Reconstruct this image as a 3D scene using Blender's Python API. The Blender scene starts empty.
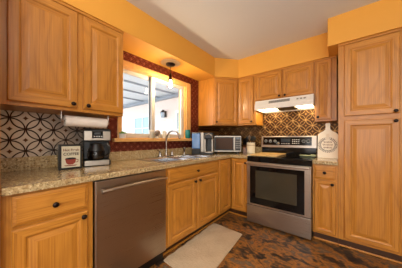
import bpy, bmesh, math, random
from mathutils import Vector, Matrix
random.seed(7)
PI = math.pi
S = bpy.context.scene
COL = S.collection

# ------------------------------------------------------------------ camera, world, light
cam_d = bpy.data.cameras.new('camera'); cam = bpy.data.objects.new('camera', cam_d); COL.objects.link(cam)
cam.location = (1.9064, -2.9445, 1.1519); cam.rotation_euler = (PI/2, 0, 0.6752)
cam_d.sensor_width = 36; cam_d.lens = 174.06*36/402; cam_d.shift_y = 4.9/402; cam_d.clip_start = 0.02
S.camera = cam
S.view_settings.view_transform = 'Standard'; S.view_settings.look = 'None'
S.view_settings.exposure = 0.0; S.view_settings.gamma = 1.0; S.view_settings.use_curve_mapping = False
world = bpy.data.worlds.new('world'); S.world = world; world.use_nodes = True
bg = world.node_tree.nodes['Background']
bg.inputs[0].default_value = (0.80, 0.90, 1.0, 1); bg.inputs[1].default_value = 4.4

def area(name, loc, rot, sx, sy, power, color):
    l = bpy.data.lights.new(name, 'AREA'); l.shape = 'RECTANGLE'; l.size = sx; l.size_y = sy
    l.energy = power; l.color = color
    o = bpy.data.objects.new(name, l); COL.objects.link(o); o.location = loc; o.rotation_euler = rot
    return o
area('ceiling_bounce_fill', (2.2, -3.5, 1.75), (PI, 0, 0), .9, .9, 68, (1.0, 0.90, 0.74))  # added upward fill bounced off the ceiling, no lamp stands here
area('dining_fill', (2.0, -5.50, 1.45), (PI/2, 0, 0), 2.4, 1.6, 45, (0.97, 0.98, 1.0))  # added daylight fill behind the camera, the front wall has no window
area('side_fill', (4.22, -4.3, 1.5), (0, PI/2, 0), 1.5, 1.8, 50, (0.97, 0.98, 1.0))  # added fill to brighten the left cabinets, no opening in the right wall

# ------------------------------------------------------------------ materials
def lin(r, g, b):
    f = lambda c: (c/255/12.92 if c/255 <= 0.04045 else ((c/255+0.055)/1.055)**2.4)
    return (f(r), f(g), f(b), 1)
class NT:
    def __init__(s, name):
        s.m = bpy.data.materials.new(name); s.m.use_nodes = True
        s.t = s.m.node_tree; s.n = s.t.nodes; s.b = s.n['Principled BSDF']; s.out = s.n['Material Output']
    def add(s, typ, **kw):
        n = s.n.new(typ)
        for k, v in kw.items(): setattr(n, k, v)
        return n
    def link(s, a, b): s.t.links.new(a, b)
    def put(s, sock, v):
        if hasattr(v, 'is_output'): s.link(v, sock)
        else: sock.default_value = v
    def math(s, op, a, b=None, c=None):
        n = s.add('ShaderNodeMath', operation=op)
        for i, v in enumerate((a, b, c)):
            if v is not None: s.put(n.inputs[i], v)
        return n.outputs[0]
    def coords(s, kind='Object'): return s.add('ShaderNodeTexCoord').outputs[kind]
    def mapping(s, vec, scale=(1,1,1), loc=(0,0,0), rot=(0,0,0)):
        n = s.add('ShaderNodeMapping'); s.link(vec, n.inputs[0])
        s.put(n.inputs[1], loc); n.inputs[2].default_value = rot; n.inputs[3].default_value = scale
        return n.outputs[0]
    def noise(s, vec, scale=1, detail=3, rough=0.5, dist=0):
        n = s.add('ShaderNodeTexNoise'); s.link(vec, n.inputs['Vector'])
        n.inputs['Scale'].default_value = scale; n.inputs['Detail'].default_value = detail
        n.inputs['Roughness'].default_value = rough; n.inputs['Distortion'].default_value = dist
        return n
    def ramp(s, fac, stops, interp='LINEAR'):
        n = s.add('ShaderNodeValToRGB'); s.link(fac, n.inputs[0]); n.color_ramp.interpolation = interp
        e = n.color_ramp.elements
        while len(e) < len(stops): e.new(0.5)
        for el, (p, c) in zip(e, stops): el.position = p; el.color = c if len(c) == 4 else (*c, 1)
        return n.outputs[0]
    def mix(s, fac, a, b, blend='MIX'):
        n = s.add('ShaderNodeMix', data_type='RGBA', blend_type=blend)
        s.put(n.inputs[0], fac); s.put(n.inputs[6], a); s.put(n.inputs[7], b)
        return n.outputs[2]
    def bump(s, h, strength=0.2, dist=0.01):
        n = s.add('ShaderNodeBump'); n.inputs['Strength'].default_value = strength; n.inputs['Distance'].default_value = dist
        s.link(h, n.inputs['Height']); s.link(n.outputs[0], s.b.inputs['Normal'])
    def base(s, color=None, rough=None, metal=None, spec=None, coat=None):
        if color is not None: s.put(s.b.inputs['Base Color'], color)
        if rough is not None: s.put(s.b.inputs['Roughness'], rough)
        if metal is not None: s.put(s.b.inputs['Metallic'], metal)
        if spec is not None: s.b.inputs['Specular IOR Level'].default_value = spec
        if coat is not None: s.b.inputs['Coat Weight'].default_value = coat; s.b.inputs['Coat Roughness'].default_value = 0.12
        return s.m

def plain(name, color, rough=0.5, metal=0.0, var=0.06, scale=25, coat=None):
    n = NT(name)
    tx = n.noise(n.coords(), scale, 3)
    dark = tuple(c*(1-var) for c in color[:3])+(1,); lite = tuple(min(1, c*(1+var)) for c in color[:3])+(1,)
    n.base(n.mix(tx.outputs[0], dark, lite), rough, metal, coat=coat)
    return n.m

def oak(name, horizontal=False, dark=lin(148,90,28), mid=lin(191,126,44), lite=lin(206,144,58)):
    n = NT(name)
    oi = n.add('ShaderNodeObjectInfo')
    off = n.add('ShaderNodeVectorMath', operation='SCALE'); 
    cmb = n.add('ShaderNodeCombineXYZ'); n.link(oi.outputs['Random'], cmb.inputs[0]); n.link(oi.outputs['Random'], cmb.inputs[2]); n.link(oi.outputs['Random'], cmb.inputs[1])
    n.link(cmb.outputs[0], off.inputs[0]); off.inputs['Scale'].default_value = 7.3
    ad = n.add('ShaderNodeVectorMath', operation='ADD'); n.link(n.coords(), ad.inputs[0]); n.link(off.outputs[0], ad.inputs[1])
    v = ad.outputs[0]
    big = (0.8, 3.0, 3.0) if horizontal else (3.0, 3.0, 0.8)
    fine = (2.5, 170, 170) if horizontal else (170, 170, 2.5)
    nb = n.noise(n.mapping(v, big), 1, 2, 0.45)
    rings = n.math('SINE', n.math('MULTIPLY', nb.outputs[0], 88))
    rings = n.math('POWER', n.math('MULTIPLY_ADD', rings, 0.5, 0.5), 3.2)
    nf = n.noise(n.mapping(v, fine), 1, 3, 0.6)
    c = n.ramp(nf.outputs[0], [(0.22, dark), (0.46, mid), (0.80, lite)])
    c = n.mix(n.math('MULTIPLY', rings, 0.30), c, dark)
    tone = n.mix(n.noise(n.mapping(v, (1.2, 1.2, 1.2)), 1, 1).outputs[0], (0.90, 0.90, 0.90, 1), (1.06, 1.06, 1.06, 1))
    c = n.mix(1.0, c, tone, 'MULTIPLY')
    n.base(c, 0.36, 0, coat=0.12)
    n.bump(n.math('ADD', nf.outputs[0], n.math('MULTIPLY', rings, -0.3)), 0.12, 0.002)
    return n.m
OAK = oak('oak_vertical_grain'); OAKH = oak('oak_horizontal_grain', True)
OAKS = [OAK, OAKH]
TOEM = oak('shade_darkened_kick_board', True, lin(52,30,16), lin(74,44,22), lin(86,54,28))  # shade of the recess under the cabinets, put into the oak colour

def paint(name, color, rough=0.7, bump=0.08):
    n = NT(name); v = n.coords()
    t = n.noise(v, 90, 3); t2 = n.noise(v, 1.3, 2)
    c = n.mix(t2.outputs[0], tuple(x*0.95 for x in color[:3])+(1,), color)
    n.base(c, rough); n.bump(t.outputs[0], bump, 0.004)
    return n.m
WALL = paint('marigold_wall_paint', lin(226,162,62), 0.6)
CEIL = paint('white_ceiling_paint', lin(222,224,226), 0.8)
def granite():
    n = NT('speckled_granite'); v = n.coords()
    a = n.noise(v, 70, 4, 0.65); b = n.noise(v, 24, 3, 0.6); d = n.add('ShaderNodeTexVoronoi'); n.link(v, d.inputs['Vector']); d.inputs['Scale'].default_value = 140
    c = n.ramp(a.outputs[0], [(0.30, lin(76,60,42)), (0.42, lin(160,136,96)), (0.56, lin(192,170,126)), (0.68, lin(222,206,168))])
    c = n.mix(n.ramp(b.outputs[0], [(0.46, (0,0,0)), (0.70, (.7,.7,.7))]), c, lin(160,126,78))
    sp = n.ramp(d.outputs['Color'], [(0.80, (0,0,0)), (0.84, (1,1,1))])
    c = n.mix(n.math('MULTIPLY', sp, 0.55), c, lin(52,34,22))
    n.base(c, 0.16, 0, coat=0.3); return n.m
GRAN = granite()
def slate():
    n = NT('mottled_slate_floor'); v = n.coords()
    w = n.noise(v, 2.2, 3, 0.6); 
    dv = n.add('ShaderNodeVectorMath', operation='MULTIPLY_ADD'); n.link(w.outputs['Color'], dv.inputs[0]); dv.inputs[1].default_value = (.35,.35,.35); n.link(v, dv.inputs[2])
    big = n.noise(n.mapping(v, (1, 1.5, 1), rot=(0,0,.7)), 5.0, 3, 0.6, 0.8)
    k = n.noise(n.mapping(v, (1, 1.6, 1), rot=(0,0,.5)), 17, 5, 0.7, 0.4)
    f = n.math('ADD', n.math('MULTIPLY', big.outputs[0], 1.25), n.math('MULTIPLY', k.outputs[0], 0.8))
    f = n.math('SUBTRACT', f, 0.45)
    c = n.ramp(f, [(0.36, lin(36,30,28)), (0.46, lin(70,54,44)), (0.53, lin(116,78,40)), (0.61, lin(170,112,48)), (0.68, lin(128,86,46)), (0.76, lin(84,76,70)), (0.90, lin(140,112,78))])
    br = n.add('ShaderNodeTexBrick'); n.link(n.mapping(v, (1,1,1), rot=(0,0,PI/4)), br.inputs['Vector']); br.offset = 0
    br.inputs['Scale'].default_value = 1; br.inputs['Brick Width'].default_value = .33; br.inputs['Row Height'].default_value = .33; br.inputs['Mortar Size'].default_value = .004; br.inputs['Mortar Smooth'].default_value = .3
    c = n.mix(n.math('MULTIPLY', br.outputs['Fac'], 0.5), c, lin(50,42,36))
    n.base(c, n.ramp(k.outputs[0], [(0, (.3,.3,.3)), (1, (.5,.5,.5))]))
    n.bump(n.math('SUBTRACT', k.outputs[0], br.outputs['Fac']), 0.25, 0.006); return n.m
SLATE = slate()

def tin(name, axis, field, ring, star, metal=0.85, rough=0.34, P=0.168, phase=(0, 0), ringw=0.035, petal_var=None):
    """Pressed tin tile: two interleaved lattices of touching circles, a small four-point star in each."""
    n = NT(name); sx = n.add('ShaderNodeSeparateXYZ'); n.link(n.coords(), sx.inputs[0])
    a = n.math('MULTIPLY_ADD', sx.outputs[axis], 1/P, phase[0]+40); z = n.math('MULTIPLY_ADD', sx.outputs[2], 1/P, phase[1]+40)
    def lattice(o):
        fa = n.math('SUBTRACT', n.math('FRACT', n.math('ADD', a, o)), 0.5); fz = n.math('SUBTRACT', n.math('FRACT', n.math('ADD', z, o)), 0.5)
        d = n.math('SQRT', n.math('ADD', n.math('MULTIPLY', fa, fa), n.math('MULTIPLY', fz, fz)))
        r = n.math('ABSOLUTE', n.math('SUBTRACT', d, 0.478))
        st = n.math('ADD', n.math('POWER', n.math('ABSOLUTE', fa), 0.75), n.math('POWER', n.math('ABSOLUTE', fz), 0.75))
        return r, st
    r1, s1 = lattice(0.0); r2, s2 = lattice(0.5)
    r = n.math('MINIMUM', r1, r2); s = n.math('MINIMUM', s1, s2)
    rm = n.ramp(r, [(ringw*0.8, (1,1,1)), (ringw*1.5, (0,0,0))]); sm = n.ramp(s, [(0.16, (1,1,1)), (0.21, (0,0,0))])
    pt = n.noise(n.coords(), 9, 3)
    f2 = tuple(c*0.72 for c in field[:3])+(1,)
    c = n.mix(pt.outputs[0], f2, field)
    c = n.mix(rm, c, ring); c = n.mix(sm, c, star)
    n.base(c, rough, metal)
    n.bump(n.math('ADD', rm, n.math('MULTIPLY', sm, 0.6)), 0.5, 0.004); return n.m
TIN_SHEEN = tin('tin_tile_painted_sheen', 1, lin(196,182,166), lin(52,36,28), lin(84,52,32), 0.85, 0.34, phase=(0.32, 0.2), ringw=0.020)  # silver is the bright room reflected in the tin, put into the colour
COPPER = tin('copper_red_tin_tile', 1, lin(92,24,14), lin(186,112,84), lin(160,84,56), 0.6, 0.36, P=0.085, ringw=0.016)
BRONZE = tin('bronze_tin_tile_lit_rims', 0, lin(78,50,27), lin(186,144,88), lin(150,108,60), 0.8, 0.34, ringw=0.015)  # grazing light on the embossed rims is painted as gold rings
def brushed(name, color, rough=0.3, axis=0):
    n = NT(name); sc = [400, 400, 400]; sc[axis] = 3
    t = n.noise(n.mapping(n.coords(), sc), 1, 2)
    n.base(n.mix(t.outputs[0], tuple(c*.88 for c in color[:3])+(1,), color), n.math('MULTIPLY_ADD', t.outputs[0], 0.14, rough-0.07), 1.0)
    return n.m
STEEL = brushed('brushed_stainless_steel', lin(182,172,160), 0.3)
SINKM = brushed('satin_sink_steel', lin(200,200,202), 0.24)
CHROME = plain('polished_chrome', lin(176,172,166), 0.14, 1.0, 0.02)
BRONZEK = plain('dark_bronze_knob', lin(46,34,30), 0.3, 0.8)
BLACK = plain('black_plastic', lin(14,13,13), 0.4)
GLOSSB = plain('black_glass', lin(7,7,8), 0.08, 0, 0.02); GLOSSB.node_tree.nodes['Principled BSDF'].inputs['Specular IOR Level'].default_value = .35
OVENW = plain('smoked_oven_window', lin(64,60,48), 0.12, 0.2, 0.05)
WHITEP = plain('white_enamel', lin(226,222,214), 0.3, 0, 0.02)
VINYL = plain('white_vinyl', lin(192,186,174), 0.4, 0, 0.03)
CASING = oak('light_wood_casing', True, lin(196,138,72), lin(222,168,98), lin(232,184,116))
PAPER = plain('white_paper', lin(236,230,220), 0.9, 0, 0.03, 60)
CERAM = plain('cream_ceramic', lin(224,214,190), 0.3, 0, 0.04)
TEALM = plain('teal_glaze', lin(24,112,104), 0.25)
GREEN = plain('green_leaf', lin(92,140,48), 0.6, 0, 0.25, 60)
TRIMP = plain('white_trim_paint', lin(236,234,228), 0.5, 0, 0.02)
SIDING = paint('white_stucco', lin(228,210,200), 0.8)
PORCHC = plain('porch_ceiling_board', lin(206,212,218), 0.7, 0, 0.03, 3)
PORCHB = plain('porch_beam_paint', lin(140,148,156), 0.7, 0, 0.03, 3)
CONC = plain('pale_concrete', lin(190,184,176), 0.9, 0, 0.1, 8)
PINE = oak('pale_board_wood', True, lin(196,150,84), lin(220,178,112), lin(232,196,136))
WBOARD = plain('whitewashed_wood', lin(250,244,228), 0.6, 0, 0.05, 12)
WREATH = plain('black_leaf_paint', lin(38,36,32), 0.7)
BROWNK = plain('dark_brown_ink', lin(58,40,32), 0.7)
INKB = plain('brown_ink', lin(120,82,56), 0.7)
REDK = plain('red_brown_ink', lin(140,52,34), 0.7)
GREY = plain('grey_plastic', lin(120,118,114), 0.4)
SILV = plain('silver_plastic', lin(150,142,130), 0.32, 0.8)
MARK = plain('pale_grey_print', lin(190,190,190), 0.5)
BURN = plain('grey_burner_print', lin(58,58,60), 0.2)
SAGE = plain('sage_glaze', lin(170,176,138), 0.25)
BLOCKW = oak('dark_block_wood', False, lin(92,54,28), lin(134,84,46), lin(150,98,56))
FILTER = brushed('greasy_aluminium_mesh', lin(110,104,80), 0.4)
def bluetank():
    n = NT('blue_tinted_tank'); n.base(lin(84,134,196), 0.2, 0, coat=0.4); n.b.inputs['Transmission Weight'].default_value = 0.25; return n.m
BLUE = bluetank()
def thin_glass(name, tint=(1,1,1,1), refl=0.10):
    n = NT(name); tr = n.add('ShaderNodeBsdfTransparent'); tr.inputs[0].default_value = tint
    gl = n.add('ShaderNodeBsdfGlossy'); gl.inputs['Roughness'].default_value = 0.03
    lw = n.add('ShaderNodeLayerWeight'); lw.inputs[0].default_value = 0.25
    f = n.math('MULTIPLY_ADD', lw.outputs['Fresnel'], 0.25, refl*0.15)
    mx = n.add('ShaderNodeMixShader'); n.link(f, mx.inputs[0]); n.link(tr.outputs[0], mx.inputs[1]); n.link(gl.outputs[0], mx.inputs[2])
    n.link(mx.outputs[0], n.out.inputs[0]); return n.m
GLASS = thin_glass('clear_glass'); SMOKE = thin_glass('carafe_glass', (.55,.5,.46,1), .2)
def emit(name, color, strength):
    n = NT(name); n.base(color, 0.5); n.b.inputs['Emission Color'].default_value = color; n.b.inputs['Emission Strength'].default_value = strength
    return n.m
HOODL = emit('lit_hood_lens', (1.0, 0.82, 0.5, 1), 13)
BULB = emit('lit_filament_bulb', (1.0, 0.76, 0.46, 1), 640)
CLAMP = emit('lit_ceiling_diffuser', (1.0, 0.86, 0.66, 1), 4)
DISP = plain('dark_display', lin(44,52,60), 0.15)
def ruggy():
    n = NT('beige_woven_cotton'); v = n.coords()
    t = n.noise(n.mapping(v, (30, 160, 30)), 1, 3); t2 = n.noise(v, 5, 2)
    c = n.mix(t.outputs[0], lin(184,160,130), lin(218,198,168)); n.base(c, 0.95)
    n.bump(n.math('ADD', t.outputs[0], t2.outputs[0]), 0.5, 0.006); return n.m
RUG = ruggy()

# ------------------------------------------------------------------ mesh helpers
def obj(name, bm, mats, parent=None, smooth=False, bevel=0, loc=None, rot=None, seg=2):
    bmesh.ops.recalc_face_normals(bm, faces=bm.faces)
    me = bpy.data.meshes.new(name); bm.to_mesh(me); bm.free()
    for m in (mats if isinstance(mats, (list, tuple)) else [mats]): me.materials.append(m)
    if smooth:
        for p in me.polygons: p.use_smooth = True
        if smooth == 'auto': me.set_sharp_from_angle(angle=math.radians(38))
    o = bpy.data.objects.new(name, me); COL.objects.link(o)
    if parent: o.parent = parent
    if loc is not None: o.location = loc
    if rot is not None: o.rotation_euler = rot
    if bevel:
        b = o.modifiers.new('bevel', 'BEVEL'); b.width = bevel; b.segments = seg; b.limit_method = 'ANGLE'; b.angle_limit = math.radians(40)
    return o
def NB(): return bmesh.new()
def box(bm, x0, x1, y0, y1, z0, z1, mi=0, M=None):
    vs = [bm.verts.new((x, y, z)) for x in (x0, x1) for y in (y0, y1) for z in (z0, z1)]
    if M is not None:
        for v in vs: v.co = M @ v.co
    for q in ((0,1,3,2),(4,6,7,5),(0,4,5,1),(2,3,7,6),(0,2,6,4),(1,5,7,3)):
        f = bm.faces.new([vs[i] for i in q]); f.material_index = mi
    return vs
def B(*a, mi=0): bm = NB(); box(bm, *a, mi=mi); return bm
def frame_of(d):
    d = d.normalized(); a = Vector((0,0,1)) if abs(d.z) < .9 else Vector((1,0,0))
    u = d.cross(a).normalized(); return u, d.cross(u)
def tube(bm, pts, r, seg=10, mi=0, cap=True):
    pts = [Vector(p) for p in pts]; rs = r if isinstance(r, (list, tuple)) else [r]*len(pts); rings = []; u = None
    for i, p in enumerate(pts):
        d = (pts[min(i+1, len(pts)-1)] - pts[max(i-1, 0)]).normalized()
        if u is None: u, w = frame_of(d)
        else:
            u = (u - d*u.dot(d)).normalized(); w = d.cross(u)
        rings.append([bm.verts.new(p + (u*math.cos(t) + w*math.sin(t))*rs[i]) for t in (2*PI*k/seg for k in range(seg))])
    for a, b in zip(rings, rings[1:]):
        for k in range(seg):
            f = bm.faces.new((a[k], a[(k+1) % seg], b[(k+1) % seg], b[k])); f.material_index = mi
    if cap:
        for rg in (rings[0], rings[-1]): f = bm.faces.new(rg); f.material_index = mi
def lathe(bm, prof, c=(0,0,0), seg=24, axis='z', mi=0):
    rings = []
    for r, h in prof:
        ring = []
        for k in range(seg):
            t = 2*PI*k/seg; a, b = max(r, 1e-4)*math.cos(t), max(r, 1e-4)*math.sin(t)
            p = {'z': (a, b, h), 'y': (a, h, b), 'x': (h, a, b)}[axis]
            ring.append(bm.verts.new((c[0]+p[0], c[1]+p[1], c[2]+p[2])))
        rings.append(ring)
    for a, b in zip(rings, rings[1:]):
        for k in range(seg):
            f = bm.faces.new((a[k], a[(k+1) % seg], b[(k+1) % seg], b[k])); f.material_index = mi
    for rg in (rings[0], rings[-1]): f = bm.faces.new(rg); f.material_index = mi
def prism(bm, poly, z0, z1, mi=0, plane='xy'):
    def P(a, b, h): return {'xy': (a, b, h), 'xz': (a, h, b), 'yz': (h, a, b)}[plane]
    lo = [bm.verts.new(P(a, b, z0)) for a, b in poly]; hi = [bm.verts.new(P(a, b, z1)) for a, b in poly]
    n = len(poly)
    for k in range(n):
        f = bm.faces.new((lo[k], lo[(k+1) % n], hi[(k+1) % n], hi[k])); f.material_index = mi
    for c in (lo, hi): f = bm.faces.new(c); f.material_index = mi
def thing(name, label, cat, loc=(0,0,0), rz=0, group=None):
    o = bpy.data.objects.new(name, None); COL.objects.link(o); o.location = loc; o.rotation_euler = (0,0,rz); o.empty_display_size = .05
    o['label'] = label; o['category'] = cat
    if group: o['group'] = group
    return o
def tag(o, label, cat, group=None):
    o['label'] = label; o['category'] = cat
    if group: o['group'] = group
    return o
def struct(o, label=None):
    o['kind'] = 'structure'
    if label: o['label'] = label
    return o

# ------------------------------------------------------------------ room shell
CH = 2.44; XR = 4.3; YF = -5.6
WY0, WY1, WZ0, WZ1 = -1.99, -0.955, 1.165, 1.985      # window opening in the left wall
struct(obj('floor', B(-.15, XR, YF, 0.15, -.08, 0), SLATE), 'mottled brown slate floor')
struct(obj('ceiling', B(-.15, XR, YF, 0.15, CH, CH+.08), CEIL), 'pale flat ceiling')
bm = NB()
box(bm, -.15, 0, YF, WY0, 0, CH); box(bm, -.15, 0, WY1, .15, 0, CH)
box(bm, -.15, 0, WY0, WY1, 0, WZ0); box(bm, -.15, 0, WY0, WY1, WZ1, CH)
struct(obj('wall_left', bm, WALL), 'orange yellow wall holding the window')
struct(obj('wall_back', B(0, XR, 0, .15, 0, CH), WALL), 'orange yellow wall behind the range')
OFFW = paint('off_white_wall_paint', lin(214,204,188), 0.7)
struct(obj('wall_right', B(XR, XR+.15, YF, .15, 0, CH), OFFW))
struct(obj('wall_front', B(-.15, XR+.15, YF-.15, YF, 0, CH), OFFW))
SX = 0.352; SZ = 2.142
bm = NB(); prism(bm, [(0.0,-2.92),(SX,-2.92),(SX,-.655),(.612,-.352),(1.80,-.352),(1.80,-.64),(2.36,-.64),(2.36,0),(0,0)], SZ, CH)
struct(obj('trim_1', bm, WALL), 'orange painted soffit boxing above the cabinets')

# window
win = bpy.data.objects.new('window_1', None); COL.objects.link(win); win.location = (0, (WY0+WY1)/2, WZ0); struct(win, 'sliding kitchen window with two panes')
def W(name, bm, m, **k):
    for v in bm.verts: v.co -= win.location
    return obj(name, bm, m, win, **k)
bm = NB(); box(bm, 0, .022, WY0-.045, WY0, WZ0-.02, 2.035); box(bm, 0, .022, WY1, WY1+.10, WZ0-.02, 2.035); box(bm, 0, .022, WY0, WY1, WZ1, 2.035)
W('casing', bm, [CASING], bevel=.004)
bm = NB(); box(bm, -.12, 0, WY0, WY0+.012, WZ0, WZ1); box(bm, -.12, 0, WY1-.012, WY1, WZ0, WZ1); box(bm, -.12, 0, WY0, WY1, WZ1-.012, WZ1)
W('jamb', bm, CASING)
W('sill', B(-.12, .066, WY0-.10, WY1+.105, WZ0-.045, WZ0-.006), CASING, bevel=.006)
def sash(y0, y1, x, wl, wr):
    bm = NB(); z0, z1 = WZ0, WZ1-.012
    box(bm, x-.018, x+.018, y0, y0+wl, z0, z1); box(bm, x-.018, x+.018, y1-wr, y1, z0, z1)
    box(bm, x-.018, x+.018, y0+wl, y1-wr, z0, z0+.055); box(bm, x-.018, x+.018, y0+wl, y1-wr, z1-.045, z1)
    s = W('sash', bm, VINYL, bevel=.003)
    g = B(x-.002, x+.002, y0+wl-.004, y1-wr+.004, z0+.05, z1-.04)
    for v in g.verts: v.co -= win.location
    obj('pane', g, GLASS, s)
W('gasket', B(-.068, -.064, -1.578, -1.562, WZ0+.01, WZ1-.02), plain('grey_blue_gasket', lin(70,84,96), .6))
sash(WY0+.012, -1.515, -.085, .03, .05); sash(-1.565, WY1-.012, -.045, .05, .055)

# outside: porch and the white house wing seen through the panes
YE = 1.5
struct(obj('ground', B(-12, -.15, -8, 6, -.3, -.2), CONC))
struct(obj('exterior_wall', B(-12, -.6, YE, YE+.2, -.2, 2.75), SIDING), 'sunlit white wall of the house wing outside')
bm = NB(); box(bm, -9, -.15, -1.2, YE+.3, 2.84, 2.90)
struct(obj('porch_roof', bm, PORCHC), 'pale porch ceiling outside the window')
for x in (-1.1, -1.6, -2.2, -2.9, -3.8, -4.9):
    struct(obj('porch_beam', B(x-.022, x+.022, -1.2, YE, 2.79, 2.84), PORCHB))
struct(obj('eave_gutter', B(-12, -.6, YE-.12, YE, 2.68, 2.78), PORCHB))
def outwin(n, x0, x1, z0, z1):
    w = bpy.data.objects.new('window_%d' % n, None); COL.objects.link(w); w.location = (x0, YE, z0); struct(w)
    W_, H = x1-x0, z1-z0
    bm = NB()
    box(bm, -.08, 0, -.04, 0, -.08, H+.08); box(bm, W_, W_+.08, -.04, 0, -.08, H+.08); box(bm, 0, W_, -.04, 0, -.08, 0); box(bm, 0, W_, -.04, 0, H, H+.08)
    box(bm, W_/2-.02, W_/2+.02, -.035, 0, 0, H); box(bm, 0, W_, -.035, 0, H*.5-.015, H*.5+.015)
    obj('frame', bm, TRIMP, w)
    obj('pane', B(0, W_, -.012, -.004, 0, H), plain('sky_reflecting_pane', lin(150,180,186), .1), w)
outwin(2, -5.6, -4.35, 1.15, 2.1); outwin(3, -2.75, -2.15, .9, 2.1)
ln = thing('wall_lantern', 'dark metal lantern on the white wall outside the window', 'lantern', (-3.42, YE, 1.98))
obj('mount', B(-.05, .05, -.03, 0, .02, .26), BLACK, ln, bevel=.005)
bm = NB(); tube(bm, [(0,-.02,.2), (0,-.08,.28), (0,-.14,.27)], .012); obj('arm', bm, BLACK, ln, smooth=True)
bm = NB(); lathe(bm, [(.05,-.02),(.06,0),(.085,.18),(.08,.19)], (0,-.14,0), 6); obj('glass_body', bm, plain('seeded_glass', lin(170,186,200), .1), ln)
bm = NB(); lathe(bm, [(.10,.185),(.095,.2),(.05,.25),(.015,.28),(.012,.3)], (0,-.14,0), 6); obj('cap', bm, BLACK, ln)
bm = NB()
for k in range(6):
    t = 2*PI*k/6; tube(bm, [(.062*math.cos(t), -.14+.062*math.sin(t), -.01), (.088*math.cos(t), -.14+.088*math.sin(t), .185)], .007, 5)
obj('cage', bm, BLACK, ln)

# tin tile panels
bt = tag(obj('tile_backsplash', B(0, .008, -2.885, -2.14, 1.012, 1.361), TIN_SHEEN), 'pressed tin backsplash with painted silver reflection and dark circle pattern behind the coffee maker', 'backsplash')
bm = NB()
box(bm, 0, .008, -2.138, WY0-.045, 1.012, 2.142); box(bm, 0, .008, WY0-.045, WY1+.10, 2.035, 2.142)
box(bm, 0, .008, WY1+.10, -.642, 1.012, 2.142); box(bm, 0, .008, WY0-.045, WY1+.10, 1.012, WZ0-.045)
tag(obj('tile_backsplash', bm, COPPER), 'dark red pressed tin tile surrounding the window', 'backsplash')
bm = NB()
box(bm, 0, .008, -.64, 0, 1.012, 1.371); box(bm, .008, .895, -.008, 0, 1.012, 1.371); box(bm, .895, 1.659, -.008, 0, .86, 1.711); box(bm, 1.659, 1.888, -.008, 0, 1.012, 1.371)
tag(obj('tile_backsplash', bm, BRONZE), 'bronze pressed tin backsplash with light on the circle rims painted gold behind the range', 'backsplash')

# ------------------------------------------------------------------ cabinet builders (local: x width, front towards -y)
def loops_panel(x0, x1, z0, z1, prof, horizontal=False):
    """prof: (inset, y) rings from the back edge to the centre."""
    bm = NB(); rings = []
    for ins, y in prof:
        rings.append([bm.verts.new(p) for p in ((x0+ins, y, z0+ins), (x1-ins, y, z0+ins), (x1-ins, y, z1-ins), (x0+ins, y, z1-ins))])
    for a, b in zip(rings, rings[1:]):
        for k in range(4):
            f = bm.faces.new((a[k], a[(k+1) % 4], b[(k+1) % 4], b[k]))
            f.material_index = 1 if (horizontal or k % 2 == 0) else 0
    for r in (rings[0], rings[-1]):
        f = bm.faces.new(r); f.material_index = 1 if horizontal else 0
    return bm
def knob(parent, x, y, z):
    bm = NB(); lathe(bm, [(.009,0),(.007,-.006),(.007,-.011),(.0145,-.016),(.016,-.021),(.013,-.027),(.006,-.030)], (x, y, z), 14, 'y')
    return obj('knob', bm, BRONZEK, parent, smooth=True)
def door(parent, x0, x1, z0, z1, y, kn=None, fw=.056, name='door', **k):
    t = .019
    prof = [(0, y), (0, y-t+.006), (.006, y-t), (fw-.012, y-t), (fw-.004, y-t+.004), (fw, y-t+.009), (fw+.006, y-t+.0095), (fw+.034, y-t+.002), (fw+.037, y-t+.0015)]
    d = obj(name, loops_panel(x0, x1, z0, z1, prof), OAKS, parent, **k)
    if kn: knob(d, kn[0], y-t, kn[1])
    return d
def drawer(parent, x0, x1, z0, z1, y, kn=None):
    t = .019
    prof = [(0, y), (0, y-t+.009), (.004, y-t+.007), (.016, y-t+.003), (.019, y-t), (.024, y-t)]
    d = obj('drawer', loops_panel(x0, x1, z0, z1, prof, True), OAKS, parent)
    if kn: knob(d, kn[0], y-t, kn[1])
    return d
def carcass(parent, w, d, z0, z1, stiles, rails, fr=.019, hollow=False):
    """box behind a face frame: stiles are x-ranges, rails are (x0,x1,z0,z1)"""
    bm = NB()
    if hollow:
        box(bm, 0, .018, -d+fr, 0, z0, z1); box(bm, w-.018, w, -d+fr, 0, z0, z1); box(bm, .018, w-.018, -d+fr, 0, z0, z0+.018); box(bm, .018, w-.018, -.01, 0, z0+.018, z1)
    else: box(bm, 0, w, -d+fr, 0, z0, z1)
    obj('carcass', bm, OAKS, parent)
    bm = NB()
    for a, b in stiles: box(bm, a, b, -d, -d+fr, z0, z1, 0)
    for a, b, c, e in rails: box(bm, a, b, -d+.0006, -d+fr, c, e, 1)
    obj('face_frame', bm, OAKS, parent)
def toekick(parent, x0, x1, y):
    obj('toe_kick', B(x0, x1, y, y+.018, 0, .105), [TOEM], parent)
    obj('shoe_moulding', B(x0, x1, y-.014, y, 0, .02), [OAKH], parent, bevel=.006)
RL = PI/2
LB, LU = 0.61, 0.33
# -- left wall, base drawer unit
Y0 = -2.893; w = .405
c = thing('base_cabinet', 'oak base cabinet with one drawer over one door left of the dishwasher', 'cabinet', (0, Y0, 0), RL)
carcass(c, w, LB, .105, .872, [(0,.042),(w-.036,w)], [(.042,w-.036,.105,.135),(.042,w-.036,.68,.70),(.042,w-.036,.85,.872)])
drawer(c, .036, .374, .705, .862, -LB, (.205, .778)); door(c, .036, .374, .128, .688, -LB, (.345, .66)); toekick(c, 0, w, -LB+.075)
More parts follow.
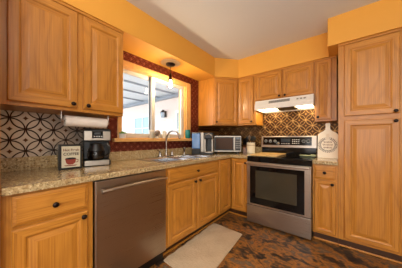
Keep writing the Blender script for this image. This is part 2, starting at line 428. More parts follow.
# -- dishwasher
dw = thing('dishwasher', 'stainless steel dishwasher with bar handle under the counter', 'dishwasher', (0, -2.486, 0), RL)
obj('body', B(.006, .602, -.595, -.03, .02, .868), BLACK, dw)
obj('door', B(.005, .603, -.638, -.597, .115, .866), STEEL, dw, bevel=.005)
obj('kick_panel', B(.01, .598, -.56, -.52, .0, .11), BLACK, dw)
h = NB(); tube(h, [(.03,-.682,.80), (.10,-.69,.805), (.30,-.694,.806), (.50,-.69,.805), (.575,-.682,.80)], .0125, 12); box(h, .04, .06, -.68, -.637, .79, .81); box(h, .545, .565, -.68, -.637, .79, .81)
obj('handle', h, STEEL, dw, smooth='auto')
# -- sink base
Y0 = -1.876; w = .916
c = thing('base_cabinet', 'wide oak sink cabinet with two doors under one false drawer front', 'cabinet', (0, Y0, 0), RL)
carcass(c, w, LB, .105, .872, [(0,.04),(w-.04,w),(.435,.481)], [(.04,w-.04,.105,.135),(.04,w-.04,.69,.715),(.04,w-.04,.85,.872)], hollow=True)
drawer(c, .03, .888, .722, .862, -LB, (.46, .79)); door(c, .03, .447, .128, .705, -LB, (.418, .675)); door(c, .471, .888, .128, .705, -LB, (.50, .675)); toekick(c, 0, w, -LB+.075)
# -- corner base
c = thing('corner_cabinet', 'L-shaped oak corner base cabinet between sink and range', 'cabinet', (0, 0, 0))
bm = NB(); prism(bm, [(0,-.957),(.591,-.957),(.591,-.591),(.894,-.591),(.894,0),(0,0)], .105, .872); obj('carcass', bm, OAKS, c)
bm = NB()
box(bm, .591, LB, -.957, -.935, .105, .872); box(bm, .591, LB, -.955, -.61, .105, .127, 1); box(bm, .591, LB, -.955, -.61, .864, .872, 1)
box(bm, .872, .894, -LB, -.591, .105, .872); box(bm, .591, .893, -LB, -.591, .105, .127, 1); box(bm, .591, .893, -LB, -.591, .864, .872, 1)
obj('face_frame', bm, OAKS, c)
door(c, 0, .306, .128, .862, 0, None, .05, loc=(LB, -.942, 0), rot=(0,0,RL))
door(c, .636, .882, .128, .862, -LB, (.862, .812), .05)
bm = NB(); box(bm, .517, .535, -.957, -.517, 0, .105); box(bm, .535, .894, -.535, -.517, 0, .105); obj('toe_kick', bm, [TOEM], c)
bm = NB(); box(bm, .535, .549, -.957, -.535, 0, .02); box(bm, .535, .894, -.549, -.535, 0, .02); obj('shoe_moulding', bm, [OAKH], c, bevel=.005)
# -- narrow base right of the range
c = thing('base_cabinet', 'narrow oak base cabinet with small drawer between range and pantry', 'cabinet', (1.661, 0, 0)); w = .226
carcass(c, w, LB, .105, .872, [(0,.022),(w-.022,w)], [(.022,w-.022,.105,.135),(.022,w-.022,.69,.71),(.022,w-.022,.855,.872)])
drawer(c, .016, .206, .712, .862, -LB, (.111, .785)); door(c, .016, .206, .128, .695, -LB, (.178, .665), .042); toekick(c, 0, w, -LB+.075)
# -- pantry
c = thing('pantry_cabinet', 'tall oak pantry cabinet with two stacked doors beside the range', 'cabinet', (1.889, 0, 0)); w = .462
carcass(c, w, LB, .105, 2.138, [(0,.056),(w-.036,w)], [(.05,w-.03,.105,.135),(.05,w-.03,1.325,1.40),(.05,w-.03,2.10,2.138)])
door(c, .048, .434, 1.385, 2.112, -LB, (.405, 1.405), .06); door(c, .048, .434, .128, 1.340, -LB, (.405, 1.315), .06); toekick(c, 0, w, -LB+.075)
obj('crown_strip', B(-.004, w, -LB-.014, -LB, 2.122, 2.141), [OAKH], c, bevel=.004)
# -- fridge panel at far left
p = tag(obj('end_panel', B(0, .66, -2.918, -2.896, 0, 2.138), [OAK]), 'tall oak end panel at the left end of the counter', 'panel')
# -- left upper
Y0 = -2.893; w = .757
c = thing('wall_cabinet', 'oak wall cabinet with two doors above the coffee maker', 'cabinet', (0, Y0, 1.362), RL)
carcass(c, w, LU, 0, .777, [(0,.045),(w-.03,w),(.385,.445)], [(.04,w-.03,0,.04),(.04,w-.03,.745,.777)])
door(c, .036, .398, .024, .752, -LU, (.365, .05), .06); door(c, .434, .753, .024, .752, -LU, (.463, .05), .06)
obj('crown_strip', B(0, w+.002, -LU-.014, -LU, .757, .779), [OAKH], c, bevel=.004)
# -- diagonal corner upper
ax, ay, bx, by = .318, -.642, .592, -.33
ang = math.atan2(by-ay, bx-ax); L = math.hypot(bx-ax, by-ay)
c = thing('corner_cabinet', 'diagonal oak corner wall cabinet above the single-serve brewer', 'cabinet', (0, 0, 1.372))
bm = NB(); prism(bm, [(0,-.642),(ax,ay),(bx,by),(bx,0),(0,0)], 0, .766); obj('carcass', bm, OAKS, c)
door(c, .012, L-.012, .02, .745, 0, (.045, .05), .05, loc=(ax, ay, 0), rot=(0,0,ang))
obj('crown_strip', B(0, L, -.012, 0, .748, .768), [OAKH], c, bevel=.003, loc=(ax, ay, 0), rot=(0,0,ang))
# -- single upper
c = thing('wall_cabinet', 'narrow oak wall cabinet between corner cabinet and range hood', 'cabinet', (.594, 0, 1.372)); w = .301
carcass(c, w, LU, 0, .766, [(0,.035),(w-.04,w)], [(.03,w-.03,0,.035),(.03,w-.03,.735,.766)])
door(c, .012, .262, .02, .745, -LU, (.238, .05), .05)
obj('crown_strip', B(0, w, -LU-.012, -LU, .748, .768), [OAKH], c, bevel=.003)
# -- hood cabinet
c = thing('wall_cabinet', 'short oak wall cabinet with two doors above the range hood', 'cabinet', (.897, 0, 1.712)); w = .756
carcass(c, w, LU, 0, .426, [(0,.035),(w-.035,w),(.355,.401)], [(.03,w-.03,0,.03),(.03,w-.03,.395,.426)])
door(c, .012, .368, .015, .405, -LU, (.342, .045), .05); door(c, .388, .744, .015, .405, -LU, (.414, .045), .05)
obj('crown_strip', B(0, w, -LU-.012, -LU, .408, .428), [OAKH], c, bevel=.003)
# -- narrow upper right
c = thing('wall_cabinet', 'narrow oak wall cabinet between range hood and pantry', 'cabinet', (1.655, 0, 1.372)); w = .218
carcass(c, w, LU, 0, .766, [(0,.03),(w-.06,w)], [(.03,w-.03,0,.035),(.03,w-.03,.735,.766)])
door(c, .012, .168, .02, .745, -LU, (.034, .05), .042)
obj('crown_strip', B(0, w, -LU-.012, -LU, .748, .768), [OAKH], c, bevel=.003)

# ------------------------------------------------------------------ countertops
def cells(xs, ys, keep, z0, z1):
    bm = NB(); V = {}
    def v(i, j):
        if (i, j) not in V: V[(i, j)] = bm.verts.new((xs[i], ys[j], z0))
        return V[(i, j)]
    fs = [bm.faces.new((v(i,j), v(i+1,j), v(i+1,j+1), v(i,j+1))) for i in range(len(xs)-1) for j in range(len(ys)-1) if keep(i, j)]
    r = bmesh.ops.extrude_face_region(bm, geom=fs)
    for e in r['geom']:
        if isinstance(e, bmesh.types.BMVert): e.co.z = z1
    bmesh.ops.recalc_face_normals(bm, faces=bm.faces)
    bmesh.ops.dissolve_limit(bm, angle_limit=.02, verts=bm.verts, edges=bm.edges)
    return bm
CT0, CT1 = .874, .914
sy0, sy1, sx0, sx1 = -1.80, -1.03, .135, .535        # sink cut-out
xs = [0.010, sx0, sx1, .645, .895]; ys = [-2.894, sy0, sy1, -.645, -.010]
def keep(i, j):
    if i == 3 and j < 3: return False
    return not (i == 1 and j == 1)
ct = thing('countertop', 'L-shaped speckled tan granite countertop under the window', 'countertop', (0, 0, CT0))
bm = cells(xs, ys, keep, 0, CT1-CT0); obj('slab', bm, GRAN, ct, bevel=.007, seg=3)
bm = NB(); box(bm, .009, .029, -2.894, -.01, CT1-CT0, .14); box(bm, .029, .895, -.03, -.009, CT1-CT0, .14); obj('backsplash_lip', bm, GRAN, ct, bevel=.003)
ct = thing('countertop', 'short speckled tan granite countertop right of the range', 'countertop', (1.661, 0, CT0))
obj('slab', B(0, .227, -.645, -.01, 0, CT1-CT0), GRAN, ct, bevel=.007, seg=3)
obj('backsplash_lip', B(0, .227, -.03, -.009, CT1-CT0, .14), GRAN, ct, bevel=.003)

# ------------------------------------------------------------------ sink and faucet
sk = thing('kitchen_sink', 'double bowl stainless steel sink set into the granite counter', 'sink', (0, -1.415, CT1))
def bowl(bm, x0, x1, y0, y1, d):
    pr = [(0, .004), (.012, .002), (.018, -.01), (.026, -d+.03), (.05, -d)]
    R = []
    for ins, z in pr:
        R.append([bm.verts.new(p) for p in ((x0+ins,y0+ins,z),(x1-ins,y0+ins,z),(x1-ins,y1-ins,z),(x0+ins,y1-ins,z))])
    for a, b in zip(R, R[1:]):
        for k in range(4): bm.faces.new((a[k], a[(k+1)%4], b[(k+1)%4], b[k]))
    bm.faces.new(R[-1])
bm = NB()
X0, X1, YA, YB = .055, .56, -.42, .42
box(bm, X0, .125, YA, YB, .0005, .006); box(bm, .525, X1, YA, YB, .0005, .006)
box(bm, .125, .525, YA, -.385, .0005, .006); box(bm, .125, .525, .385, YB, .0005, .006); box(bm, .125, .525, -.02, .02, -.01, .006)
obj('rim', bm, SINKM, sk, bevel=.002)
for a, b in ((-.387, -.018), (.018, .387)):
    bm = NB(); bowl(bm, .123, .527, a, b, .19); o = obj('bowl', bm, SINKM, sk); 
    bm = NB(); lathe(bm, [(.04,-.192),(.04,-.187),(.03,-.186),(.02,-.189)], ((.123+.527)/2, (a+b)/2, 0), 20); obj('drain', bm, CHROME, o)
fa = thing('faucet', 'tall chrome gooseneck faucet with two lever handles behind the sink', 'faucet', (.092, -1.42, CT1+.007))
bm = NB(); lathe(bm, [(.026,0),(.026,.012),(.017,.02),(.015,.05),(.013,.055)], (0,0,0), 16); 
box(bm, -.022, .022, -.13, .13, 0, .01); obj('deck_plate', bm, CHROME, fa, smooth='auto', bevel=.003)
pts = [(0,0,.05),(0,0,.205)] + [(.13-.13*math.cos(t), 0, .205+.13*math.sin(t)) for t in (PI*k/14 for k in range(1, 13))]
bm = NB(); tube(bm, pts, .0105, 12); tube(bm, [pts[-2], (pts[-1][0]+.006, 0, pts[-1][2]-.025)], .0135, 12); obj('spout', bm, CHROME, fa, smooth='auto')
for s in (-1, 1):
    bm = NB(); lathe(bm, [(.02,.008),(.019,.03),(.014,.045),(.014,.052)], (0,s*.102,0), 14); tube(bm, [(0,s*.102,.05),(.0,s*.115,.075),(0,s*.15,.09)], [.008,.007,.006], 8); obj('lever_handle', bm, CHROME, fa, smooth='auto')
sp = thing('side_sprayer', 'chrome side sprayer standing upright behind the right sink bowl', 'sprayer', (.095, -1.08, CT1+.007))
bm = NB(); lathe(bm, [(.022,0),(.022,.008),(.016,.016),(.015,.03)], (0,0,0), 14); obj('base', bm, CHROME, sp, smooth='auto')
bm = NB(); lathe(bm, [(.012,.028),(.013,.06),(.018,.09),(.019,.10),(.012,.108)], (0,0,0), 14); obj('spray_head', bm, BLACK if False else CHROME, sp, smooth='auto')

# ------------------------------------------------------------------ range
rg = thing('range', 'freestanding stainless electric range with black glass cooktop', 'range', (.8975, 0, 0)); w = .761
obj('body', B(.004, w-.004, -.63, -.02, .02, .895), BLACK, rg)
obj('cooktop', B(0, w, -.665, -.10, .896, .917), GLOSSB, rg, bevel=.004)
for x, y, r in ((.19,-.50,.10),(.57,-.50,.085),(.19,-.24,.075),(.57,-.24,.10)):
    bm = NB(); lathe(bm, [(r-.008,.9172),(r-.008,.9177),(r,.9177),(r,.9172)], (x,y,0), 36); obj('burner', bm, BURN, rg)
obj('front_lip', B(.0, w, -.655, -.63, .845, .896), GLOSSB, rg)
bm = NB(); prism(bm, [(-.115,1.02),(-.098,1.195),(-.03,1.195),(-.012,1.02)], 0, w, plane='yz'); bg_ = obj('backguard', bm, STEEL, rg, bevel=.006)
obj('backguard_base', B(.01, w-.01, -.098, -.012, .917, 1.02), GLOSSB, rg)
def onguard(x, z, off): # a point on the leaning face
    t = (z-1.02)/.175; return (x, -.115+.017*t-off, z)
def guardplate(x0, x1, z0, z1, off):
    bm = NB()
    q = [bm.verts.new(onguard(x, z, o)) for o in (-.004, off) for x, z in ((x0,z0),(x1,z0),(x1,z1),(x0,z1))]
    for f in ((0,1,2,3),(4,5,6,7),(0,1,5,4),(1,2,6,5),(2,3,7,6),(3,0,4,7)): bm.faces.new([q[i] for i in f])
    return bm
cp = obj('control_panel', guardplate(.03, .70, 1.058, 1.178, .003), GLOSSB, rg)
obj('clock_display', guardplate(.30, .43, 1.10, 1.155, .005), DISP, cp)
for x, z in ((.075,1.12),(.145,1.12),(.215,1.12),(.26,1.085),(.60,1.12),(.66,1.12)):
    p = onguard(x, z, .0035); bm = NB(); lathe(bm, [(.017,0),(.017,-.002),(.021,-.002),(.021,0)], p, 16, 'y'); obj('dial_mark', bm, MARK, cp)
for i in range(4):
    for j in range(3):
        obj('touch_key', guardplate(.455+i*.026, .471+i*.026, 1.082+j*.026, 1.092+j*.026, .0045), MARK, cp)
for i in range(4): obj('touch_key', guardplate(.305+i*.032, .325+i*.032, 1.076, 1.084, .0045), MARK, cp)
od = obj('oven_door', B(.004, w-.004, -.682, -.631, .268, .842), STEEL, rg, bevel=.006)
obj('door_glass', B(.05, w-.068, -.6845, -.66, .288, .79), GLOSSB, od, bevel=.002)
obj('oven_window', B(.125, w-.145, -.686, -.67, .375, .735), OVENW, od, bevel=.004)
bm = NB()
box(bm, .012, w-.012, -.735, -.705, .812, .84); box(bm, .014, .05, -.71, -.68, .81, .838); box(bm, w-.05, w-.014, -.71, -.68, .81, .838)
obj('handle', bm, STEEL, od, bevel=.009, seg=3)
dr = obj('drawer', B(.004, w-.004, -.682, -.631, .03, .258), STEEL, rg, bevel=.006)
obj('drawer_lip', B(.004, w-.004, -.69, -.66, .243, .26), STEEL, dr, bevel=.004)
for x in (.06, w-.06):
    for y in (-.6, -.08):
        bm = NB(); lathe(bm, [(.018,0),(.018,.025)], (x, y, 0), 10); obj('foot', bm, BLACK, rg)

# hood
hd = thing('range_hood', 'white under-cabinet range hood with two lit lamps', 'hood', (.916, 0, 1.575)); w = .735
bm = NB(); prism(bm, [(-.44,.03),(-.44,.055),(-.41,.134),(-.01,.134),(-.01,.03)], 0, w, plane='yz')
box(bm, 0, .02, -.44, -.01, 0, .031); box(bm, w-.02, w, -.44, -.01, 0, .031); box(bm, .02, w-.02, -.44, -.42, 0, .031); box(bm, .02, w-.02, -.03, -.01, 0, .031)
obj('shell', bm, WHITEP, hd, bevel=.003)
Mx = Matrix.Translation((0, -.425, .094)) @ Matrix.Rotation(math.atan2(.03, .079)*-1, 4, 'X')
bm = NB()
for i in range(3): box(bm, .20, .47, -.006, .004, -.018+i*.013, -.010+i*.013, M=Mx)
obj('vent_grille', bm, GREY, hd)
for x in (.55, .59, .63):
    bm = NB(); box(bm, x, x+.022, -.008, .004, -.01, .004, M=Mx); obj('switch', bm, SILV, hd)
for a, b in ((.035, .245), (.53, .72)): obj('lamp_lens', B(a, b, -.40, -.13, .008, .031), HOODL, hd)
obj('grease_filter', B(.27, .505, -.41, -.06, .012, .031), FILTER, hd)

# ------------------------------------------------------------------ pendant
pe = thing('pendant_light', 'small pendant lamp with lit bulb hanging over the sink', 'lamp', (.175, -1.42, SZ))
bm = NB(); lathe(bm, [(.125,0),(.125,-.006),(.105,-.012),(.09,-.009),(.075,-.016),(.0,-.016)], (0,0,0), 32); obj('medallion', bm, plain('cream_plaster', lin(222,190,138), .6), pe, smooth='auto')
bm = NB(); lathe(bm, [(.062,-.016),(.062,-.022),(.05,-.034),(.012,-.04)], (0,0,0), 24); obj('canopy', bm, BRONZEK, pe, smooth='auto')
bm = NB(); tube(bm, [(0,0,-.036),(0,0,-.155)], .004, 8); obj('cord', bm, BLACK, pe)
bm = NB(); lathe(bm, [(.008,-.135),(.014,-.15),(.019,-.165),(.021,-.195),(.036,-.222),(.037,-.232),(.018,-.232)], (0,0,0), 18); obj('socket', bm, BRONZEK, pe, smooth='auto')
bm = NB()
prof = [(.028,-.222),(.040,-.26),(.055,-.31),(.066,-.345)]
for k in range(len(prof)-1): pass
rings = []
for r, z in prof: rings.append([bm.verts.new((r*math.cos(2*PI*k/24), r*math.sin(2*PI*k/24), z)) for k in range(24)])
for a, b in zip(rings, rings[1:]):
    for k in range(24): bm.faces.new((a[k], a[(k+1)%24], b[(k+1)%24], b[k]))
obj('glass_shade', bm, GLASS, pe, smooth=True)
bm = NB(); lathe(bm, [(.010,-.230),(.011,-.245),(.017,-.268),(.021,-.29),(.018,-.307),(.010,-.317),(.003,-.319)], (0,0,0), 18); obj('bulb', bm, BULB, pe, smooth=True)

# ------------------------------------------------------------------ objects on the left counter
SIGNP = plain('aged_sign_paper', lin(206,200,176), .8)
sg = thing('coffee_sign', 'black box sign reading hot fresh coffee left of the coffee maker', 'sign', (.262, -2.518, CT1+.0005), math.radians(86))
obj('box_frame', B(-.074, .074, 0, .05, 0, .195), BLACK, sg, bevel=.003)
obj('front_panel', B(-.058, .060, -.003, .002, .016, .18), SIGNP, sg)
def text(s, size, loc, mat, parent, rot=(PI/2,0,0), name='lettering'):
    cu = bpy.data.curves.new(name, 'FONT'); cu.body = s; cu.size = size; cu.align_x = 'CENTER'; cu.extrude = .0006; cu.offset = .0007
    t = bpy.data.objects.new(name, cu); COL.objects.link(t)
    bpy.context.view_layer.update()
    me = bpy.data.meshes.new_from_object(t.evaluated_get(bpy.context.evaluated_depsgraph_get()))
    bpy.data.objects.remove(t)
    o = bpy.data.objects.new(name, me); me.materials.clear(); me.materials.append(mat); COL.objects.link(o); o.parent = parent; o.location = loc; o.rotation_euler = rot
    return o
text('Hot Fresh', .025, (.002, -.0045, .143), INKB, sg); text('COFFEE', .029, (.002, -.0045, .110), BROWNK, sg)
bm = NB()
prism(bm, [(-.038,.085),(.034,.085),(.026,.05),(.012,.038),(-.016,.038),(-.03,.05)], -.0045, -.003, plane='xz'); prism(bm, [(-.045,.034),(.042,.034),(.03,.027),(-.033,.027)], -.0045, -.003, plane='xz')
obj('cup_picture', bm, REDK, sg)
bm = NB(); lathe(bm, [(.034,0),(.034,-.0008)], (-.002,-.0046,.085), 20, 'y')
for v in bm.verts: v.co.z = .085+(v.co.z-.085)*.22
obj('coffee_picture', bm, BLACK, sg)
bm = NB(); tube(bm, [(.031,-.004,.077),(.047,-.004,.072),(.044,-.004,.055),(.027,-.004,.055)], .003, 6); obj('cup_handle_picture', bm, REDK, sg)

cm = thing('coffee_maker', 'black and stainless drip coffee maker on the left counter', 'coffee maker', (.235, -2.315, CT1+.0005), math.radians(74))
bm = NB(); box(bm, -.105, .105, 0, .19, 0, .050); box(bm, -.105, .105, .10, .19, .050, .32); box(bm, -.105, .105, .0, .10, .215, .32)
obj('housing', bm, BLACK, cm, bevel=.01)
obj('base_band', B(-.098, .09, -.004, .012, .004, .049), SILV, cm, bevel=.003)
bm = NB(); box(bm, -.10, -.042, -.005, .02, .225, .305); box(bm, .04, .098, -.005, .02, .225, .305); box(bm, -.042, .04, -.003, .02, .225, .245); obj('upper_band', bm, SILV, cm, bevel=.002)
pn = obj('control_panel', B(-.042, .04, -.0045, .02, .245, .305), GLOSSB, cm)
obj('clock_display', B(-.025, .023, -.0055, .0, .275, .295), DISP, pn)
for x in (-.03, -.012, .006, .024): obj('button', B(x, x+.010, -.007, 0, .253, .264), MARK, pn)
obj('lid', B(-.10, .10, .004, .186, .32, .328), BLACK, cm, bevel=.004)
cf = thing('coffee_carafe', 'glass carafe with black handle on the coffee maker warmer', 'carafe', (.235-.026*.96, -2.315+.026*.28, CT1+.0515), math.radians(74))
bm = NB(); lathe(bm, [(.05,0),(.064,.012),(.07,.05),(.062,.09),(.047,.118),(.047,.128)], (-.01,0,0), 28); obj('glass_jug', bm, SMOKE, cf, smooth='auto')
bm = NB(); lathe(bm, [(.066,.083),(.066,.094),(.05,.122),(.051,.134),(.052,.145),(.03,.152),(.0,.153)], (-.01,0,0), 28); obj('lid', bm, BLACK, cf, smooth='auto')
bm = NB(); tube(bm, [(.03,-.035,.135),(.07,-.045,.138),(.088,-.052,.11),(.085,-.052,.06),(.062,-.03,.035)], [.009,.010,.011,.011,.007], 8); obj('handle', bm, BLACK, cf, smooth='auto')
bm = NB(); lathe(bm, [(.046,.003),(.06,.012),(.066,.035),(.0,.035)], (-.01,0,0), 24); obj('coffee', bm, plain('brewed_coffee', lin(28,14,8), .1), cf, smooth='auto')

ph = thing('paper_towel_holder', 'metal paper towel holder under the left wall cabinet', 'holder', (.235, -2.40, 1.362))
for y in (-.172, .172):
    bm = NB(); tube(bm, [(0,y,-.001),(0,y,-.055),(0,y-.012*(1 if y>0 else -1)*0,-.075)], .004, 8); lathe(bm, [(.014,-.006),(.014,.006)], (0,y,-.068), 14, 'y'); obj('bracket', bm, STEEL, ph, smooth='auto')
bm = NB(); tube(bm, [(0,-.17,-.068),(0,.17,-.068)], .006, 8); obj('rod', bm, STEEL, ph, smooth='auto')
bm = NB(); rings = []
for yy, r in ((-.152,.019),(-.152,.043),(.152,.043),(.152,.019)): rings.append([bm.verts.new((r*math.cos(2*PI*k/32), yy, r*math.sin(2*PI*k/32))) for k in range(32)])
for a, b in zip(rings, rings[1:]+rings[:1]):
    for k in range(32): bm.faces.new((a[k], a[(k+1)%32], b[(k+1)%32], b[k]))
pt = obj('paper_towel_roll', bm, PAPER, smooth='auto', loc=(.235, -2.40, 1.294)); tag(pt, 'white paper towel roll hanging under the left wall cabinet', 'paper towels')

# sill things
SLZ = WZ0-.006
pp = thing('potted_succulent', 'small green plant in a white pot on the left end of the sill', 'plant', (.024, -1.985, SLZ+.0005))
bm = NB(); lathe(bm, [(.034,0),(.04,.05),(.036,.05),(.034,.042),(0,.042)], (0,0,0), 20); obj('pot', bm, WHITEP, pp, smooth='auto')
bm = NB()
for k in range(26):
    t = k*2.4; r = .006+.026*(k/26); h = .075-.02*(k/26); tube(bm, [(r*.3*math.cos(t), r*.3*math.sin(t), .04), (r*math.cos(t), r*math.sin(t), .055), (r*1.5*math.cos(t), r*1.5*math.sin(t), h+.01*random.random())], [.006,.009,.002], 6)
obj('leaves', bm, GREEN, pp, smooth=True)
j = thing('glass_jar', 'clear glass jar with pale lid on the sill left of the faucet', 'jar', (.02, -1.60, SLZ+.0005))
bm = NB(); lathe(bm, [(.028,0),(.032,.006),(.032,.075),(.026,.09)], (0,0,0), 20); obj('body', bm, plain('frosted_jar_glass', lin(190,184,164), .2), j, smooth='auto')
bm = NB(); lathe(bm, [(.027,.088),(.027,.108),(.0,.109)], (0,0,0), 20); obj('lid', bm, CERAM, j, smooth='auto')
o = thing('round_ornament', 'round grey brown ornament on a foot, middle of the sill', 'ornament', (.025, -1.515, SLZ+.0005))
bm = NB(); lathe(bm, [(.026,0),(.026,.01),(.01,.018),(.012,.03)], (0,0,0), 18); obj('foot', bm, CERAM, o, smooth='auto')
bm = NB(); lathe(bm, [(.004,.026),(.03,.04),(.042,.068),(.032,.096),(.012,.108),(.0,.109)], (0,0,0), 20); obj('ball', bm, plain('grey_brown_glaze', lin(128,112,96), .35, 0, .3), o, smooth='auto')
bm = NB(); lathe(bm, [(.024,0),(.032,.02),(.03,.06),(.022,.08),(.026,.098),(.02,.098),(.018,.08),(0,.03)], (0,0,0), 20); tube(bm, [(0,.024,.082),(0,.048,.078),(0,.046,.045),(0,.029,.035)], .005, 8)
tag(obj('cream_jug', bm, CERAM, smooth='auto', loc=(.02, -1.40, SLZ+.0005)), 'cream ceramic jug on the sill just right of the faucet', 'jug')
bm = NB(); lathe(bm, [(.020,0),(.024,.005),(.024,.05),(.010,.072),(.010,.09),(.013,.092),(.013,.10),(0,.1)], (0,0,0), 18)
tag(obj('small_bottle', bm, plain('pale_bottle_glass', lin(196,188,168), .15), smooth='auto', loc=(.02, -1.315, SLZ+.0005)), 'small pale glass bottle on the sill, right of the cream jug', 'bottle')
bm = NB(); lathe(bm, [(.032,0),(.04,.01),(.045,.08),(.04,.125),(.042,.135),(.037,.135),(.035,.12),(0,.02)], (0,0,0), 22)
tag(obj('teal_vase', bm, TEALM, smooth='auto', loc=(.02, -.925, SLZ+.0005)), 'teal green vase on the right end of the sill', 'vase')

# single-serve brewer
kg = thing('pod_brewer', 'stainless single-serve brewer with blue water tank beside the microwave', 'coffee maker', (.275, -.875, CT1+.0005), math.radians(28))
obj('base', B(-.03, .165, -.02, .18, 0, .03), BLACK, kg, bevel=.006)
obj('tank_base', B(-.165, -.034, .0, .18, 0, .085), BLACK, kg, bevel=.008)
obj('water_tank', B(-.165, -.034, .0, .18, .086, .325), BLUE, kg, bevel=.014)
obj('tank_lid', B(-.166, -.033, -.002, .182, .3255, .336), GREY, kg, bevel=.004)
obj('tower', B(-.03, .165, .09, .18, .031, .335), BLACK, kg, bevel=.01)
obj('side_column', B(-.03, .028, -.004, .088, .031, .335), SILV, kg, bevel=.01)
obj('brew_head', B(.03, .165, -.03, .089, .235, .335), BLACK, kg, bevel=.014)
bm = NB(); tube(bm, [(.038,-.034,.245),(.045,-.045,.29),(.098,-.05,.312),(.15,-.045,.29),(.157,-.034,.245)], .008, 8); obj('lift_handle', bm, SILV, kg, smooth='auto')
bm = NB(); box(bm, .03, .055, -.02, .089, .031, .234); box(bm, .14, .165, -.02, .089, .031, .234); obj('front_pillars', bm, SILV, kg, bevel=.006)
obj('drip_tray', B(.057, .138, -.022, .085, .031, .045), STEEL, kg, bevel=.003)

# microwave
mw = thing('microwave', 'compact stainless microwave set diagonally in the counter corner', 'microwave', (.475, -.475, CT1+.0005), math.radians(36))
obj('housing', B(-.22, .22, .012, .275, .03, .285), SILV, mw, bevel=.006)
obj('front_frame', B(-.222, .222, -.006, .014, .028, .287), SILV, mw, bevel=.004)
dd = obj('door', B(-.205, .115, -.012, -.004, .05, .268), BLACK, mw, bevel=.003)
MWG = plain('dark_brown_mesh_glass', lin(72,50,34), .3, 0, .3, 300); MWG.node_tree.nodes['Principled BSDF'].inputs['Specular IOR Level'].default_value = .12
obj('door_window', B(-.185, .085, -.0145, -.010, .068, .25), MWG, dd)
obj('handle', B(.098, .112, -.03, -.011, .06, .26), STEEL, dd, bevel=.004)
kp = obj('keypad', B(.125, .21, -.010, -.004, .05, .268), BLACK, mw)
obj('clock_display', B(.135, .20, -.012, -.008, .235, .258), DISP, kp)
for r in range(4):
    for q in range(3): obj('button', B(.135+q*.024, .153+q*.024, -.0125, -.008, .085+r*.034, .105+r*.034), GREY, kp)
for x in (-.18, .18):
    for y in (.03, .24):
        bm = NB(); lathe(bm, [(.014,0),(.016,.031)], (x,y,0), 12); obj('foot', bm, BLACK, mw)

# knife block, utensil crock
kb = thing('knife_block', 'wooden knife block with black handled knives between microwave and crock', 'knife block', (.642, -.135, CT1+.0005), math.radians(20))
bm = NB(); prism(bm, [(-.06,0),(.06,0),(.06,.16),(-.02,.115),(-.06,.09)], -.045, .045, plane='yz'); obj('block', bm, [BLOCKW], kb, bevel=.004)
KM = Matrix.Translation(kb.location) @ Matrix.Rotation(math.radians(20), 4, 'Z')
first = None
for i, (x, y, z) in enumerate(((-.03,-.012,.121),(0,-.012,.121),(.03,-.012,.121),(-.02,.03,.145),(.02,.03,.145))):
    r = None
    if first is None:
        r = thing('kitchen_knife', 'black handled kitchen knife stuck in the wooden knife block', 'knife', (0,0,0), 0, 'knives in the knife block'); first = r
        bm = NB(); tube(bm, [(0,0,.006),(0,-.012,.03),(0,-.03,.065),(0,-.046,.095)], [.008,.011,.011,.010], 8); obj('handle', bm, BLACK, r, smooth='auto')
        bm = NB(); tube(bm, [(0,.008,-.012),(0,0,.008)], .004, 6); obj('blade', bm, STEEL, r)
        kids = list(r.children)
    else:
        r = first.copy(); COL.objects.link(r)
        for ch in kids:
            k = ch.copy(); COL.objects.link(k); k.parent = r
    p = KM @ Vector((x, y, z+.002)); r.location = p; r.rotation_euler = (0, 0, math.radians(20))
ck = thing('utensil_crock', 'cream ceramic crock of cooking utensils beside the range', 'crock', (.765, -.215, CT1+.0005))
bm = NB(); lathe(bm, [(.058,0),(.064,.006),(.066,.17),(.068,.178),(.062,.178),(.059,.17),(.056,.012),(0,.012)], (0,0,0), 28); obj('body', bm, CERAM, ck, smooth='auto')
bm = NB(); lathe(bm, [(.0665,.13),(.0672,.132),(.0672,.138),(.0665,.14)], (0,0,0), 28); obj('band', bm, plain('tan_glaze_band', lin(170,146,110), .4), ck, smooth='auto')
U = [('cooking_spoon', 'black cooking spoon', -.035, 0, -.3), ('spatula', 'black slotted spatula', .0, .02, .1), ('ladle', 'black soup ladle', .032, -.01, .45), ('whisk', 'dark wire whisk', .0, -.03, -.05)]
for nm, lb, dx, dy, a in U:
    u = thing(nm, lb + ' standing in the cream crock', nm.replace('_', ' ') if nm != 'cooking_spoon' else 'spoon', (.765+dx*.7, -.215+dy*.7, CT1+.014), 0, None)
    top = Vector((dx*1.2, dy*1.2, .20)); bm = NB(); tube(bm, [(0,0,0), top], .005, 8); obj('handle', bm, BLACK, u, smooth='auto')
    bm = NB(); d = Vector((dx*.25, dy*.25, 0))
    if nm == 'spatula': box(bm, top.x-.03, top.x+.03, top.y-.003, top.y+.003, .195, .27)
    elif nm == 'whisk':
        for k in range(4):
            t = PI*k/4; c_, s_ = math.cos(t), math.sin(t)
            tube(bm, [top + Vector((c_*r*1, s_*r*1, h)) for r, h in ((0,0),(.018,.03),(.022,.055),(0,.08),(-.022,.055),(-.018,.03),(0,0))], .0018, 5)
    else:
        lathe(bm, [(.004,0),(.02,.012),(.029,.035),(.026,.058),(.012,.072),(0,.074)], (top.x, top.y, .195), 16)
        for v in bm.verts: v.co.y = top.y + (v.co.y-top.y)*(.35 if nm == 'cooking_spoon' else .9)
    obj('head', bm, BLACK if nm != 'whisk' else STEEL, u, smooth='auto' if nm != 'spatula' else False)

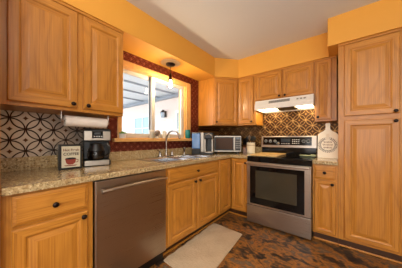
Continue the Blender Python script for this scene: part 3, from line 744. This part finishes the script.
# on the range
bm = NB(); box(bm, 0, .355, -.245, .245, 0, .02)
tag(obj('cutting_board', bm, [PINE], bevel=.006, loc=(.922, -.375, .9185)), 'flat light wooden board lying over the left burners', 'cutting board')
bm = NB(); lathe(bm, [(.05,0),(.06,.004),(.075,.018),(.07,.018),(.055,.008),(0,.007)], (0,0,0), 28)
for v in bm.verts: v.co.x *= 1.05; v.co.y *= .72
tube(bm, [(.06,0,.014),(.10,0,.016),(.115,0,.014)], [.016,.014,.01], 8)
tag(obj('spoon_rest', bm, SAGE, smooth='auto', loc=(1.545, -.28, .9185)), 'pale green spoon rest on the right side of the cooktop', 'spoon rest')
# paddle sign
ps = thing('paddle_board', 'whitewashed paddle board with a black leaf wreath leaning right of the range', 'board', (1.783, -.30, CT1+.001))
PM = Matrix.Rotation(math.radians(-9), 4, 'X')
def out(bm):
    for v in bm.verts: v.co = PM @ v.co
    return bm
poly = [(-.103,0),(.103,0),(.103,.285),(.098,.30),(.08,.318),(.045,.34),(.026,.36),(.022,.395),(.027,.43),(.018,.445),(-.018,.445),(-.027,.43),(-.022,.395),(-.026,.36),(-.045,.34),(-.08,.318),(-.098,.30),(-.103,.285)]
bm = NB(); prism(bm, poly, 0, .014, plane='xz'); obj('board', out(bm), WBOARD, ps, bevel=.003)
bm = NB()
for k in range(30):
    t = 2*PI*k/30; r = .082
    for s in (-1, 1):
        cx, cz = r*math.cos(t), .165+r*math.sin(t); a = t+PI/2+s*.85; l = .021
        ux, uz = math.cos(a), math.sin(a)
        prism(bm, [(cx, cz), (cx+ux*l*.5-uz*.005, cz+uz*l*.5+ux*.005), (cx+ux*l, cz+uz*l), (cx+ux*l*.5+uz*.005, cz+uz*l*.5-ux*.005)], -.0015, .0, plane='xz')
obj('wreath', out(bm), WREATH, ps)
for zc, hw in ((.20,.042), (.165,.05), (.13,.042)):
    bm = NB(); pts = [(-hw+2*hw*i/40, -.001, zc+.008*math.sin(i*1.15)*(1+.5*math.sin(i*.37))) for i in range(41)]
    tube(bm, pts, .0017, 5); obj('script_line', out(bm), INKB, ps)
bm = NB(); prism(bm, [(.014,.30),(.024,.30),(.115,0),(.105,0)], -.02, .02, plane='yz'); obj('easel_leg', bm, WBOARD, ps)

# rug
bm = NB(); NX, NY = 14, 30
A, Bc, Cc, D = Vector((.558,-.985)), Vector((.985,-1.0)), Vector((.60,-1.885)), Vector((1.07,-1.905))
def rp(i, j):
    s, t = i/NX, j/NY; p = A*(1-s)*(1-t)+Bc*s*(1-t)+Cc*(1-s)*t+D*s*t
    e = .005*math.sin(j*1.3)*(1 if i == 0 else 0); return (p.x+e, p.y, .0)
lo = [[bm.verts.new(rp(i, j)) for j in range(NY+1)] for i in range(NX+1)]
hi = [[bm.verts.new((lo[i][j].co.x, lo[i][j].co.y, .008+.003*math.sin(j*.7+i*.3)*math.sin(i*.5))) for j in range(NY+1)] for i in range(NX+1)]
for i in range(NX):
    for j in range(NY):
        bm.faces.new((lo[i][j], lo[i][j+1], lo[i+1][j+1], lo[i+1][j])); bm.faces.new((hi[i][j], hi[i+1][j], hi[i+1][j+1], hi[i][j+1]))
for i in range(NX):
    for j in (0, NY): bm.faces.new((lo[i][j], lo[i+1][j], hi[i+1][j], hi[i][j]))
for j in range(NY):
    for i in (0, NX): bm.faces.new((lo[i][j], lo[i][j+1], hi[i][j+1], hi[i][j]))
tag(obj('rug', bm, RUG, smooth='auto', loc=(0,0,.001)), 'beige woven cotton rug on the floor before the sink cabinet', 'rug')
